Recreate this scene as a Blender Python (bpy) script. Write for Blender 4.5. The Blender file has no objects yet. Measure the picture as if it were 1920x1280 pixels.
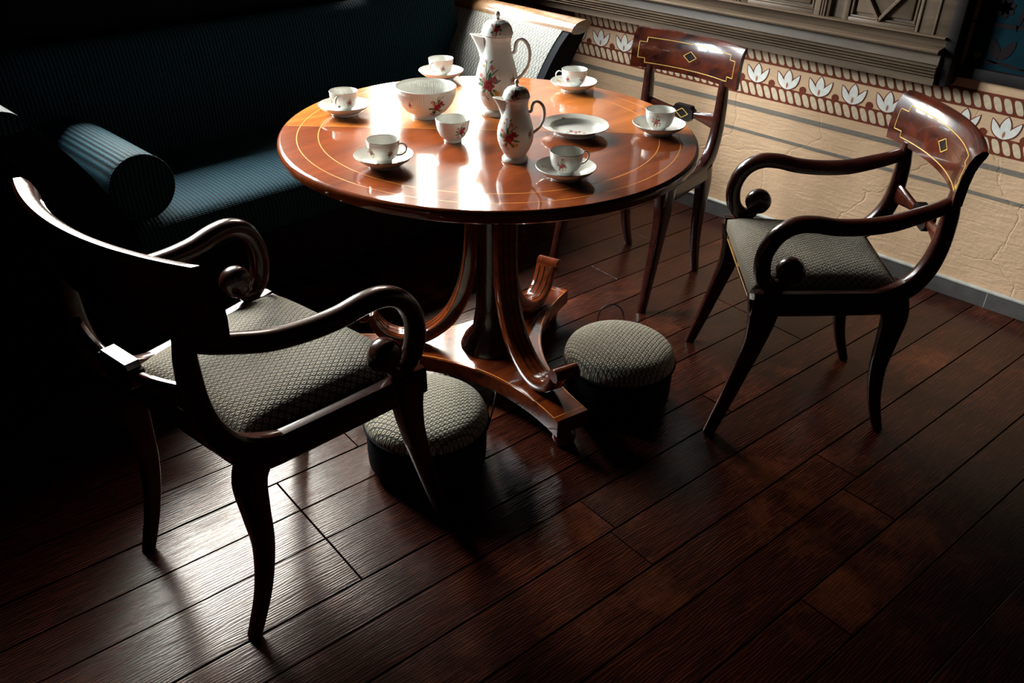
import bpy, bmesh, math, random
import numpy as np
from mathutils import Vector, Matrix

random.seed(7)
rng = np.random.default_rng(7)
PI = math.pi
scene = bpy.context.scene
COL = scene.collection

# ------------------------------------------------------------------ camera
cam_data = bpy.data.cameras.new('camera')
cam_data.sensor_width = 36.0
cam_data.lens = 1620.0 / 1920.0 * 36.0
cam_data.clip_start = 0.02
cam = bpy.data.objects.new('camera', cam_data)
COL.objects.link(cam)
_rt = Vector((0.699, -0.715, 0.0228)).normalized()
_fw = Vector((0.617, 0.587, -0.524)).normalized()
_up = _rt.cross(_fw).normalized()
_rt = _fw.cross(_up).normalized()
M4 = Matrix((_rt, _up, -_fw)).transposed().to_4x4()
M4.translation = Vector((-1.574, -1.599, 1.489))
cam.matrix_world = M4
scene.camera = cam

# ------------------------------------------------------------------ world, daylight in the windows, exposure
world = bpy.data.worlds.new('world')
scene.world = world
world.use_nodes = True
WALL_X = 1.59      # inner face of the decorated wall
WALL_Y = 1.38      # inner face of the window wall
WIN_A = (-0.78, 0.15, 1.03, 2.02)     # x0, x1, z0, z1
WIN_B = (0.655, 1.465, 0.96, 2.02)
SKY = 42.0
# hazy bright sky: cooler to the left of the window wall, warmer towards the sun's side, dark ground below the horizon
_nt = world.node_tree
_bg = _nt.nodes['Background']
_tc = _nt.nodes.new('ShaderNodeTexCoord')
_sep = _nt.nodes.new('ShaderNodeSeparateXYZ')
_nt.links.new(_tc.outputs['Generated'], _sep.inputs[0])
_rx = _nt.nodes.new('ShaderNodeMapRange')
_rx.inputs['From Min'].default_value = -0.5
_rx.inputs['From Max'].default_value = 0.75
_nt.links.new(_sep.outputs[0], _rx.inputs['Value'])
_mx = _nt.nodes.new('ShaderNodeMix'); _mx.data_type = 'RGBA'
_mx.inputs['A'].default_value = (0.78, 0.93, 1.0, 1)
_mx.inputs['B'].default_value = (1.0, 0.86, 0.68, 1)
_nt.links.new(_rx.outputs[0], _mx.inputs['Factor'])
_rz = _nt.nodes.new('ShaderNodeMapRange')
_rz.inputs['From Min'].default_value = -0.02
_rz.inputs['From Max'].default_value = 0.06
_rz.inputs['To Min'].default_value = 0.02 * SKY
_rz.inputs['To Max'].default_value = SKY
_nt.links.new(_sep.outputs[2], _rz.inputs['Value'])
_nt.links.new(_mx.outputs['Result'], _bg.inputs[0])
# overcast sky: three times as bright overhead as at the horizon
_ov = _nt.nodes.new('ShaderNodeMath'); _ov.operation = 'MULTIPLY_ADD'
_ov.inputs[1].default_value = 1.6
_ov.inputs[2].default_value = 0.5
_nt.links.new(_sep.outputs[2], _ov.inputs[0])
_pr = _nt.nodes.new('ShaderNodeMath'); _pr.operation = 'MULTIPLY'
_nt.links.new(_rz.outputs[0], _pr.inputs[0])
_nt.links.new(_ov.outputs[0], _pr.inputs[1])
_nt.links.new(_pr.outputs[0], _bg.inputs[1])


def daylight(name, win):
    """Window opening marked as a portal so the sky light is sampled through it."""
    l = bpy.data.lights.new(name, 'AREA')
    l.shape = 'RECTANGLE'
    l.size = win[1] - win[0]
    l.size_y = win[3] - win[2]
    l.cycles.is_portal = True
    o = bpy.data.objects.new(name, l)
    COL.objects.link(o)
    o.location = ((win[0] + win[1]) / 2, WALL_Y + 0.13, (win[2] + win[3]) / 2)
    o.rotation_euler = (-PI / 2, 0, 0)
    return o


daylight('daylight_wide_window', WIN_A)
daylight('daylight_corner_window', WIN_B)

vs = scene.view_settings
scene.cycles.diffuse_bounces = 1
vs.view_transform = 'Standard'
vs.look = 'None'
vs.exposure = 0.75
vs.gamma = 1.0
vs.use_curve_mapping = False


# ------------------------------------------------------------------ node helpers
def new_mat(name):
    m = bpy.data.materials.new(name)
    m.use_nodes = True
    nt = m.node_tree
    b = nt.nodes['Principled BSDF']
    return m, nt, b


def nd(nt, t, **kw):
    n = nt.nodes.new(t)
    for k, v in kw.items():
        setattr(n, k, v)
    return n


def ramp(nt, fac, stops):
    r = nd(nt, 'ShaderNodeValToRGB')
    e = r.color_ramp.elements
    while len(e) < len(stops):
        e.new(0.5)
    for el, (p, c) in zip(e, stops):
        el.position = p
        el.color = (c[0], c[1], c[2], 1)
    nt.links.new(fac, r.inputs['Fac'])
    return r.outputs['Color']


def mth(nt, op, a, b=None):
    n = nd(nt, 'ShaderNodeMath', operation=op)
    for i, v in enumerate((a, b)):
        if v is None:
            continue
        if isinstance(v, (int, float)):
            n.inputs[i].default_value = v
        else:
            nt.links.new(v, n.inputs[i])
    return n.outputs[0]


def coords(nt, scale=(1, 1, 1), rot=(0, 0, 0), kind='Object'):
    tc = nd(nt, 'ShaderNodeTexCoord')
    mp = nd(nt, 'ShaderNodeMapping')
    mp.inputs['Scale'].default_value = scale
    mp.inputs['Rotation'].default_value = rot
    nt.links.new(tc.outputs[kind], mp.inputs['Vector'])
    return mp.outputs['Vector']


def bump(nt, b, height, strength, dist=0.01):
    n = nd(nt, 'ShaderNodeBump')
    n.inputs['Strength'].default_value = strength
    n.inputs['Distance'].default_value = dist
    nt.links.new(height, n.inputs['Height'])
    nt.links.new(n.outputs['Normal'], b.inputs['Normal'])


def wood(name, dark, light, rough, scale=(3, 26, 26), rot=(0, 0, 0), coat=0.0, bump_s=0.03, spec=0.5):
    m, nt, b = new_mat(name)
    v = coords(nt, scale, rot)
    n = nd(nt, 'ShaderNodeTexNoise')
    n.inputs['Scale'].default_value = 1.0
    n.inputs['Detail'].default_value = 6
    n.inputs['Roughness'].default_value = 0.6
    n.inputs['Distortion'].default_value = 0.8
    nt.links.new(v, n.inputs['Vector'])
    c = ramp(nt, n.outputs['Fac'], [(0.3, dark), (0.72, light)])
    nt.links.new(c, b.inputs['Base Color'])
    b.inputs['Roughness'].default_value = rough
    b.inputs['Specular IOR Level'].default_value = spec if coat < 0.9 else 0.03
    b.inputs['Coat Weight'].default_value = coat
    b.inputs['Coat Roughness'].default_value = 0.062 if coat > 0.9 else 0.06
    bump(nt, b, n.outputs['Fac'], bump_s)
    return m


def plain(name, col, rough=0.6, spec=0.4, noise=0.15, scale=40, metal=0.0):
    m, nt, b = new_mat(name)
    v = coords(nt, (1, 1, 1))
    n = nd(nt, 'ShaderNodeTexNoise')
    n.inputs['Scale'].default_value = scale
    n.inputs['Detail'].default_value = 4
    nt.links.new(v, n.inputs['Vector'])
    lo = [x * (1 - noise) for x in col]
    hi = [min(1, x * (1 + noise)) for x in col]
    nt.links.new(ramp(nt, n.outputs['Fac'], [(0.3, lo), (0.7, hi)]), b.inputs['Base Color'])
    b.inputs['Roughness'].default_value = rough
    b.inputs['Specular IOR Level'].default_value = spec
    b.inputs['Metallic'].default_value = metal
    return m


def fabric_diamond(name, thread, gap, cell=0.0125):
    """Woven horsehair: a lattice of small diamonds, each with a bright rim."""
    m, nt, b = new_mat(name)
    v = coords(nt, (1 / cell, 1 / cell, 1 / cell))
    sep = nd(nt, 'ShaderNodeSeparateXYZ')
    nt.links.new(v, sep.inputs[0])
    x, y = sep.outputs[0], sep.outputs[1]
    u = mth(nt, 'ADD', mth(nt, 'MULTIPLY', x, 0.62), y)
    w = mth(nt, 'SUBTRACT', mth(nt, 'MULTIPLY', x, 0.62), y)
    fu = mth(nt, 'SUBTRACT', mth(nt, 'FRACT', u), 0.5)
    fw_ = mth(nt, 'SUBTRACT', mth(nt, 'FRACT', w), 0.5)
    d = mth(nt, 'SQRT', mth(nt, 'ADD', mth(nt, 'MULTIPLY', fu, fu), mth(nt, 'MULTIPLY', fw_, fw_)))
    ring = mth(nt, 'SUBTRACT', 1.0, mth(nt, 'MULTIPLY', mth(nt, 'ABSOLUTE', mth(nt, 'SUBTRACT', d, 0.26)), 5.0))
    ring = nd_clamp(nt, ring)
    n = nd(nt, 'ShaderNodeTexNoise')
    n.inputs['Scale'].default_value = 9.0
    n.inputs['Detail'].default_value = 3
    nt.links.new(v, n.inputs['Vector'])
    h = mth(nt, 'ADD', mth(nt, 'MULTIPLY', ring, 0.8), mth(nt, 'MULTIPLY', n.outputs['Fac'], 0.35))
    nt.links.new(ramp(nt, h, [(0.15, gap), (0.95, thread)]), b.inputs['Base Color'])
    b.inputs['Roughness'].default_value = 0.62
    b.inputs['Specular IOR Level'].default_value = 0.35
    b.inputs['Sheen Weight'].default_value = 0.15
    bump(nt, b, h, 0.9, 0.004)
    return m


def nd_clamp(nt, s):
    n = nd(nt, 'ShaderNodeClamp')
    nt.links.new(s, n.inputs[0])
    return n.outputs[0]


def fabric_rib(name, light, dark, pitch=0.0125):
    m, nt, b = new_mat(name)
    v = coords(nt, (1, 1, 1))
    sep = nd(nt, 'ShaderNodeSeparateXYZ')
    nt.links.new(v, sep.inputs[0])
    a = mth(nt, 'SINE', mth(nt, 'MULTIPLY', sep.outputs[0], 2 * PI / pitch))
    c = mth(nt, 'SINE', mth(nt, 'MULTIPLY', mth(nt, 'ADD', sep.outputs[1], sep.outputs[2]), 2 * PI / 0.008))
    n = nd(nt, 'ShaderNodeTexNoise')
    n.inputs['Scale'].default_value = 300
    nt.links.new(v, n.inputs['Vector'])
    h = mth(nt, 'ADD', mth(nt, 'MULTIPLY', a, 0.26), mth(nt, 'MULTIPLY', c, 0.1))
    h = mth(nt, 'ADD', mth(nt, 'ADD', h, 0.3), mth(nt, 'MULTIPLY', n.outputs['Fac'], 0.4))
    nt.links.new(ramp(nt, h, [(0.2, dark), (0.85, light)]), b.inputs['Base Color'])
    b.inputs['Roughness'].default_value = 0.7
    b.inputs['Specular IOR Level'].default_value = 0.1
    bump(nt, b, h, 0.7, 0.004)
    return m


def floor_wood(name, theta):
    m, nt, b = new_mat(name)
    info = nd(nt, 'ShaderNodeObjectInfo')
    tc = nd(nt, 'ShaderNodeTexCoord')
    mp = nd(nt, 'ShaderNodeMapping')
    mp.inputs['Rotation'].default_value = (0, 0, -theta)
    nt.links.new(tc.outputs['Object'], mp.inputs['Vector'])
    off = nd(nt, 'ShaderNodeVectorMath', operation='SCALE')
    off.inputs[0].default_value = (37.0, 13.0, 5.0)
    nt.links.new(info.outputs['Random'], off.inputs['Scale'])
    add = nd(nt, 'ShaderNodeVectorMath', operation='ADD')
    nt.links.new(mp.outputs['Vector'], add.inputs[0])
    nt.links.new(off.outputs[0], add.inputs[1])
    st = nd(nt, 'ShaderNodeVectorMath', operation='MULTIPLY')
    st.inputs[1].default_value = (1.6, 8.0, 1.0)
    nt.links.new(add.outputs[0], st.inputs[0])
    w = nd(nt, 'ShaderNodeTexWave', wave_type='BANDS', bands_direction='Y')
    w.inputs['Scale'].default_value = 5.5
    w.inputs['Distortion'].default_value = 11.0
    w.inputs['Detail'].default_value = 3.0
    w.inputs['Detail Scale'].default_value = 0.7
    w.inputs['Detail Roughness'].default_value = 0.55
    nt.links.new(st.outputs[0], w.inputs['Vector'])
    n = nd(nt, 'ShaderNodeTexNoise')
    n.inputs['Scale'].default_value = 1.0
    n.inputs['Detail'].default_value = 5
    s2 = nd(nt, 'ShaderNodeVectorMath', operation='MULTIPLY')
    s2.inputs[1].default_value = (11.0, 260.0, 1.0)
    nt.links.new(add.outputs[0], s2.inputs[0])
    nt.links.new(s2.outputs[0], n.inputs['Vector'])
    # worn, paler patches
    n2 = nd(nt, 'ShaderNodeTexNoise')
    n2.inputs['Scale'].default_value = 3.2
    n2.inputs['Detail'].default_value = 6
    n2.inputs['Roughness'].default_value = 0.7
    nt.links.new(add.outputs[0], n2.inputs['Vector'])
    h = mth(nt, 'ADD', mth(nt, 'MULTIPLY', w.outputs['Fac'], 0.30), mth(nt, 'MULTIPLY', n.outputs['Fac'], 0.70))
    c1 = ramp(nt, h, [(0.25, (0.008, 0.0020, 0.0016)), (0.55, (0.032, 0.0066, 0.0034)), (0.85, (0.115, 0.025, 0.009))])
    wear = ramp(nt, n2.outputs['Fac'], [(0.54, (0, 0, 0)), (0.70, (1, 1, 1))])
    mx = nd(nt, 'ShaderNodeMix', data_type='RGBA', blend_type='MIX')
    nt.links.new(mth(nt, 'MULTIPLY', wear, 0.3), mx.inputs['Factor'])
    nt.links.new(c1, mx.inputs['A'])
    mx.inputs['B'].default_value = (0.22, 0.058, 0.020, 1)
    var = nd(nt, 'ShaderNodeMix', data_type='RGBA', blend_type='MULTIPLY')
    var.inputs['Factor'].default_value = 1.0
    nt.links.new(mx.outputs['Result'], var.inputs['A'])
    rnd = mth(nt, 'ADD', mth(nt, 'MULTIPLY', info.outputs['Random'], 0.5), 0.7)
    nt.links.new(rnd, var.inputs['B'])
    nt.links.new(var.outputs['Result'], b.inputs['Base Color'])
    b.inputs['Specular IOR Level'].default_value = 0.3
    rr = mth(nt, 'ADD', mth(nt, 'MULTIPLY', n2.outputs['Fac'], 0.14), 0.17)
    nt.links.new(rr, b.inputs['Roughness'])
    bump(nt, b, h, 0.2, 0.002)
    return m


def plaster(name, col, rough=0.75):
    m, nt, b = new_mat(name)
    v = coords(nt, (1, 1, 1))
    n = nd(nt, 'ShaderNodeTexNoise')
    n.inputs['Scale'].default_value = 5
    n.inputs['Detail'].default_value = 8
    n.inputs['Roughness'].default_value = 0.6
    nt.links.new(v, n.inputs['Vector'])
    nt.links.new(ramp(nt, n.outputs['Fac'], [(0.3, [c * 0.9 for c in col]), (0.7, [c * 1.06 for c in col])]), b.inputs['Base Color'])
    n2 = nd(nt, 'ShaderNodeTexNoise')
    n2.inputs['Scale'].default_value = 70
    n2.inputs['Detail'].default_value = 3
    nt.links.new(v, n2.inputs['Vector'])
    # long trowel ridges
    v3 = coords(nt, (1, 4, 26), (0.12, 0, 0))
    n3 = nd(nt, 'ShaderNodeTexNoise')
    n3.inputs['Scale'].default_value = 1.6
    n3.inputs['Detail'].default_value = 3
    n3.inputs['Distortion'].default_value = 1.5
    nt.links.new(v3, n3.inputs['Vector'])
    # hairline cracks
    vo = nd(nt, 'ShaderNodeTexVoronoi', feature='DISTANCE_TO_EDGE')
    vo.inputs['Scale'].default_value = 3.1
    wv = nd(nt, 'ShaderNodeMix', data_type='VECTOR')
    wv.inputs['Factor'].default_value = 0.12
    nt.links.new(v, wv.inputs['A'])
    nt.links.new(n.outputs['Color'], wv.inputs['B'])
    nt.links.new(wv.outputs['Result'], vo.inputs['Vector'])
    cr = ramp(nt, vo.outputs['Distance'], [(0.0, (0, 0, 0)), (0.012, (1, 1, 1))])
    h = mth(nt, 'ADD', mth(nt, 'MULTIPLY', n2.outputs['Fac'], 0.3), mth(nt, 'MULTIPLY', n3.outputs['Fac'], 0.5))
    h = mth(nt, 'ADD', h, mth(nt, 'MULTIPLY', cr, 0.22))
    b.inputs['Roughness'].default_value = rough
    b.inputs['Specular IOR Level'].default_value = 0.06
    bump(nt, b, h, 0.6, 0.009)
    return m


def porcelain(name):
    m, nt, b = new_mat(name)
    a = nd(nt, 'ShaderNodeAttribute', attribute_name='Col')
    nt.links.new(a.outputs['Color'], b.inputs['Base Color'])
    b.inputs['Roughness'].default_value = 0.16
    b.inputs['Specular IOR Level'].default_value = 0.5
    return m


THETA = math.radians(-6.0)
MT = {}
MT['mahogany'] = wood('mahogany dark polished', (0.012, 0.0026, 0.002), (0.050, 0.0085, 0.0042), 0.26, (6, 30, 30), coat=0.3, spec=0.35)
MT['crest'] = wood('flame mahogany veneer', (0.010, 0.0022, 0.0018), (0.10, 0.016, 0.005), 0.24, (9, 14, 20), coat=0.5, spec=0.3)
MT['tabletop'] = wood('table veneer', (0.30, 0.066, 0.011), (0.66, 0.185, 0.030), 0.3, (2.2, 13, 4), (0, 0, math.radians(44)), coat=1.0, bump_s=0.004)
MT['tabletop_shaded'] = wood('table veneer shaded near leaf', (0.13, 0.025, 0.007), (0.33, 0.068, 0.015), 0.3, (2.2, 13, 4), (0, 0, math.radians(-40)), coat=1.0, bump_s=0.004)  # near leaf coloured darker to stand for the weaker light on it
MT['tableedge'] = wood('table edge band', (0.24, 0.07, 0.02), (0.42, 0.13, 0.035), 0.16, (12, 12, 4), coat=0.4, bump_s=0.004)
MT['base'] = wood('pedestal mahogany', (0.05, 0.008, 0.003), (0.22, 0.040, 0.008), 0.14, (5, 18, 18), coat=0.5, bump_s=0.01)
MT['gold'] = plain('boxwood stringing', (0.72, 0.42, 0.10), 0.3, 0.5)
MT['inlay'] = plain('satinwood line inlay', (0.70, 0.27, 0.05), 0.3, 0.2)
MT['ebony'] = plain('ebonised wood', (0.012, 0.007, 0.006), 0.22, 0.5)
MT['seat'] = fabric_diamond('horsehair seat fabric', (0.48, 0.41, 0.28), (0.060, 0.058, 0.052))
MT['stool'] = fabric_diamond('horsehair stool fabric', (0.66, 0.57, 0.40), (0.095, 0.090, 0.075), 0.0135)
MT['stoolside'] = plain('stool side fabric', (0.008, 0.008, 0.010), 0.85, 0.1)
MT['sofa'] = fabric_rib('ribbed blue sofa fabric', (0.012, 0.060, 0.086), (0.0010, 0.0046, 0.0074))
MT['sofa_arm'] = fabric_diamond('woven sofa arm fabric', (0.44, 0.40, 0.32), (0.12, 0.115, 0.10), 0.016)
MT['sofawood'] = wood('pale polished sofa wood', (0.16, 0.075, 0.03), (0.34, 0.18, 0.085), 0.2, (8, 20, 20), coat=0.5)
MT['iron'] = plain('blackened wire', (0.02, 0.02, 0.022), 0.35, 0.6, metal=0.8)
MT['floor'] = floor_wood('stained oak boards', THETA)
MT['floorgap'] = plain('floor joint', (0.004, 0.003, 0.003), 0.9, 0.1)
MT['wall'] = plaster('beige plaster', (0.78, 0.47, 0.275))
MT['stripe'] = plaster('grey painted stripe', (0.25, 0.195, 0.150))
MT['rust'] = plain('rust brown paint', (0.19, 0.036, 0.014), 0.7, 0.2, 0.2, 60)
MT['cream'] = plain('cream paint', (0.74, 0.53, 0.34), 0.7, 0.2, 0.12, 50)
MT['petal'] = plain('white petal paint', (0.92, 0.82, 0.70), 0.7, 0.2, 0.08, 60)
MT['petalheart'] = plain('orange petal heart paint', (0.55, 0.20, 0.10), 0.7, 0.2, 0.3, 90)
MT['skirting'] = plain('slate grey skirting paint', (0.105, 0.088, 0.078), 0.55, 0.3, 0.2, 20)
MT['skirtline'] = plain('pale skirting joint and edge highlight', (0.52, 0.47, 0.40), 0.6, 0.3)
MT['joinery'] = wood('grey brown painted joinery', (0.080, 0.050, 0.031), (0.150, 0.094, 0.057), 0.46, (20, 3, 26), bump_s=0.12, spec=0.25)
MT['dark_joinery'] = wood('dark joinery', (0.012, 0.009, 0.008), (0.022, 0.016, 0.014), 0.6, (20, 3, 26), bump_s=0.1, spec=0.1)
MT['teal'] = plain('dark teal wall paint', (0.006, 0.024, 0.032), 0.85, 0.05, 0.2, 25)
MT['brown'] = plain('dark brown painted branch', (0.012, 0.005, 0.005), 0.75, 0.2)
MT['bloom'] = plain('pale bloom paint', (0.22, 0.17, 0.12), 0.7, 0.2, 0.2, 80)
MT['darkwall'] = plain('dark room wall paint', (0.008, 0.008, 0.010), 0.9, 0.05)
MT['winframe'] = wood('dark window frame', (0.035, 0.024, 0.018), (0.06, 0.04, 0.03), 0.5, (10, 10, 3))
MT['china'] = porcelain('painted porcelain')


# ------------------------------------------------------------------ mesh helpers
class MB:
    def __init__(self):
        self.v = []
        self.f = []
        self.mi = []

    def add(self, verts, faces, m=0):
        b = len(self.v)
        self.v.extend([tuple(float(c) for c in p) for p in verts])
        for f in faces:
            self.f.append(tuple(b + i for i in f))
            self.mi.append(m)

    def grid(self, P, cu=False, cv=False, m=0, flip=False):
        P = np.asarray(P, float)
        nu, nv = P.shape[:2]
        fs = []
        for i in range(nu if cu else nu - 1):
            for j in range(nv if cv else nv - 1):
                a, b_, c, d = i * nv + j, ((i + 1) % nu) * nv + j, ((i + 1) % nu) * nv + (j + 1) % nv, i * nv + (j + 1) % nv
                fs.append((a, d, c, b_) if flip else (a, b_, c, d))
        self.add(P.reshape(-1, 3), fs, m)

    def box(self, x0, x1, y0, y1, z0, z1, bev=0.0, m=0):
        if bev <= 0:
            self.add([(x0, y0, z0), (x1, y0, z0), (x1, y1, z0), (x0, y1, z0), (x0, y0, z1), (x1, y0, z1), (x1, y1, z1), (x0, y1, z1)],
                     [(0, 3, 2, 1), (4, 5, 6, 7), (0, 1, 5, 4), (1, 2, 6, 5), (2, 3, 7, 6), (3, 0, 4, 7)], m)
            return
        bm = bmesh.new()
        bmesh.ops.create_cube(bm, size=1)
        for v in bm.verts:
            v.co = Vector(((x0 + x1) / 2 + v.co.x * (x1 - x0), (y0 + y1) / 2 + v.co.y * (y1 - y0), (z0 + z1) / 2 + v.co.z * (z1 - z0)))
        bmesh.ops.bevel(bm, geom=list(bm.edges), offset=bev, segments=2, profile=0.5, affect='EDGES')
        bm.verts.index_update()
        self.add([v.co[:] for v in bm.verts], [[v.index for v in f.verts] for f in bm.faces], m)
        bm.free()

    def lathe(self, prof, seg=48, c=(0, 0, 0), flute=None, m=0):
        """prof: list of (r, z). flute(i, j) -> radial factor."""
        a = np.linspace(0, 2 * PI, seg, endpoint=False)
        P = np.zeros((len(prof), seg, 3))
        for i, (r, z) in enumerate(prof):
            rr = r * np.ones(seg)
            if flute is not None:
                rr = rr * flute(i, a)
            P[i, :, 0] = c[0] + rr * np.cos(a)
            P[i, :, 1] = c[1] + rr * np.sin(a)
            P[i, :, 2] = c[2] + z
        self.grid(P, False, True, m, flip=True)

    def sweep(self, path, side, hw, ht, n=12, e=2.6, caps=True, m=0):
        """Sweep a super-ellipse section along path; hw along `side`, ht along the normal."""
        p = np.asarray(path, float)
        N = len(p)
        T = np.gradient(p, axis=0)
        T /= np.linalg.norm(T, axis=1)[:, None] + 1e-12
        S = np.tile(np.asarray(side, float), (N, 1)) if np.ndim(side) == 1 else np.asarray(side, float)
        S = S - (S * T).sum(1)[:, None] * T
        S /= np.linalg.norm(S, axis=1)[:, None]
        Nn = np.cross(T, S)
        hw = np.broadcast_to(np.asarray(hw, float), (N,))
        ht = np.broadcast_to(np.asarray(ht, float), (N,))
        a = np.linspace(0, 2 * PI, n, endpoint=False) + PI / n
        ca = np.sign(np.cos(a)) * np.abs(np.cos(a)) ** (2 / e)
        sa = np.sign(np.sin(a)) * np.abs(np.sin(a)) ** (2 / e)
        P = p[:, None, :] + S[:, None, :] * (hw[:, None] * ca)[..., None] + Nn[:, None, :] * (ht[:, None] * sa)[..., None]
        b = len(self.v)
        self.grid(P, False, True, m)
        if caps:
            self.f.append(tuple(b + i for i in reversed(range(n)))); self.mi.append(m)
            self.f.append(tuple(b + (N - 1) * n + i for i in range(n))); self.mi.append(m)

    def prism(self, outline, z0, z1, bev=0.0, m=0):
        o = np.asarray(outline, float)
        n = len(o)
        c = o.mean(0)
        if bev > 0:
            d = o - c
            k = 1 - bev / np.linalg.norm(d, axis=1)
            oi = c + d * k[:, None]
            rings = [(oi, z0), (o, z0 + bev), (o, z1 - bev), (oi, z1)]
        else:
            rings = [(o, z0), (o, z1)]
        P = np.array([[(q[0], q[1], z) for q in r] for r, z in rings])
        b = len(self.v)
        self.grid(P, False, True, m, flip=True)
        self.f.append(tuple(b + i for i in reversed(range(n)))); self.mi.append(m)
        self.f.append(tuple(b + (len(rings) - 1) * n + i for i in range(n))); self.mi.append(m)

    def ball(self, c, r, sx=1, sy=1, sz=1, nu=16, nv=10, e=1.0, m=0):
        P = np.zeros((nv + 1, nu, 3))
        for i in range(nv + 1):
            t = PI * i / nv
            for j in range(nu):
                q = 2 * PI * j / nu
                P[i, j] = (c[0] + r * sx * math.sin(t) * math.cos(q), c[1] + r * sy * math.sin(t) * math.sin(q), c[2] + r * sz * math.cos(t))
        self.grid(P, False, True, m)

    def build(self, name, mat, parent=None, smooth=True, angle=38, col=None):
        me = bpy.data.meshes.new(name)
        me.from_pydata(self.v, [], self.f)
        mats = mat if isinstance(mat, (list, tuple)) else [mat]
        for k in mats:
            me.materials.append(MT[k])
        if len(mats) > 1:
            me.polygons.foreach_set('material_index', self.mi)
        bm = bmesh.new()
        bm.from_mesh(me)
        if col is None:
            bmesh.ops.remove_doubles(bm, verts=bm.verts, dist=1e-6)
        bmesh.ops.recalc_face_normals(bm, faces=bm.faces)
        bm.to_mesh(me)
        bm.free()
        if smooth:
            me.set_sharp_from_angle(angle=math.radians(angle))
            me.polygons.foreach_set('use_smooth', [p.loop_total < 9 for p in me.polygons])
        if col is not None:
            at = me.color_attributes.new('Col', 'FLOAT_COLOR', 'POINT')
            c4 = np.ones((len(me.vertices), 4), np.float32)
            c4[:, :3] = col
            at.data.foreach_set('color', c4.ravel())
        me.update()
        o = bpy.data.objects.new(name, me)
        COL.objects.link(o)
        if parent is not None:
            o.parent = parent
        return o


def thing(name, label, cat, loc=(0, 0, 0), rz=0.0, group=None):
    o = bpy.data.objects.new(name, None)
    o.empty_display_size = 0.05
    COL.objects.link(o)
    o.location = loc
    o.rotation_euler = (0, 0, rz)
    tag(o, label, cat, group)
    return o


def tag(o, label=None, cat=None, group=None, kind=None):
    if label: o['label'] = label
    if cat: o['category'] = cat
    if group: o['group'] = group
    if kind: o['kind'] = kind
    return o


def dup(root, loc, rz, label):
    r = root.copy(); COL.objects.link(r)
    r.location = loc; r.rotation_euler = (0, 0, rz); r['label'] = label
    for ch in list(root.children):
        c = ch.copy(); COL.objects.link(c); c.parent = r
        for g in ch.children:
            d = g.copy(); COL.objects.link(d); d.parent = c
    return r


def cr(pts, n=8):
    """Catmull-Rom through the points."""
    p = np.asarray(pts, float)
    q = np.vstack([2 * p[0] - p[1], p, 2 * p[-1] - p[-2]])
    out = []
    for i in range(1, len(q) - 2):
        for t in np.linspace(0, 1, n, endpoint=False):
            a, b, c, d = q[i - 1], q[i], q[i + 1], q[i + 2]
            out.append(0.5 * ((2 * b) + (c - a) * t + (2 * a - 5 * b + 4 * c - d) * t ** 2 + (3 * b - a - 3 * c + d) * t ** 3))
    out.append(p[-1])
    return np.array(out)


def lerp_list(vals, n):
    return np.interp(np.linspace(0, 1, n), np.linspace(0, 1, len(vals)), vals)


def struct(o):
    o['kind'] = 'structure'
    return o


# ------------------------------------------------------------------ the room shell
RX0, RY0, CEIL = -3.0, -3.1, 2.75

b = MB(); b.box(RX0 - 0.1, WALL_X + 0.1, RY0 - 0.1, WALL_Y + 0.1, -0.12, -0.016)
floor = struct(b.build('floor', 'floorgap', smooth=False))


def clip_poly(poly, a, bb, c):
    out = []
    for i in range(len(poly)):
        p, q = poly[i], poly[(i + 1) % len(poly)]
        dp, dq = a * p[0] + bb * p[1] - c, a * q[0] + bb * q[1] - c
        if dp <= 0: out.append(p)
        if dp * dq < 0:
            t = dp / (dp - dq)
            out.append((p[0] + t * (q[0] - p[0]), p[1] + t * (q[1] - p[1])))
    return out


def area2(p):
    return sum(p[i][0] * p[(i + 1) % len(p)][1] - p[(i + 1) % len(p)][0] * p[i][1] for i in range(len(p))) / 2


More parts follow.
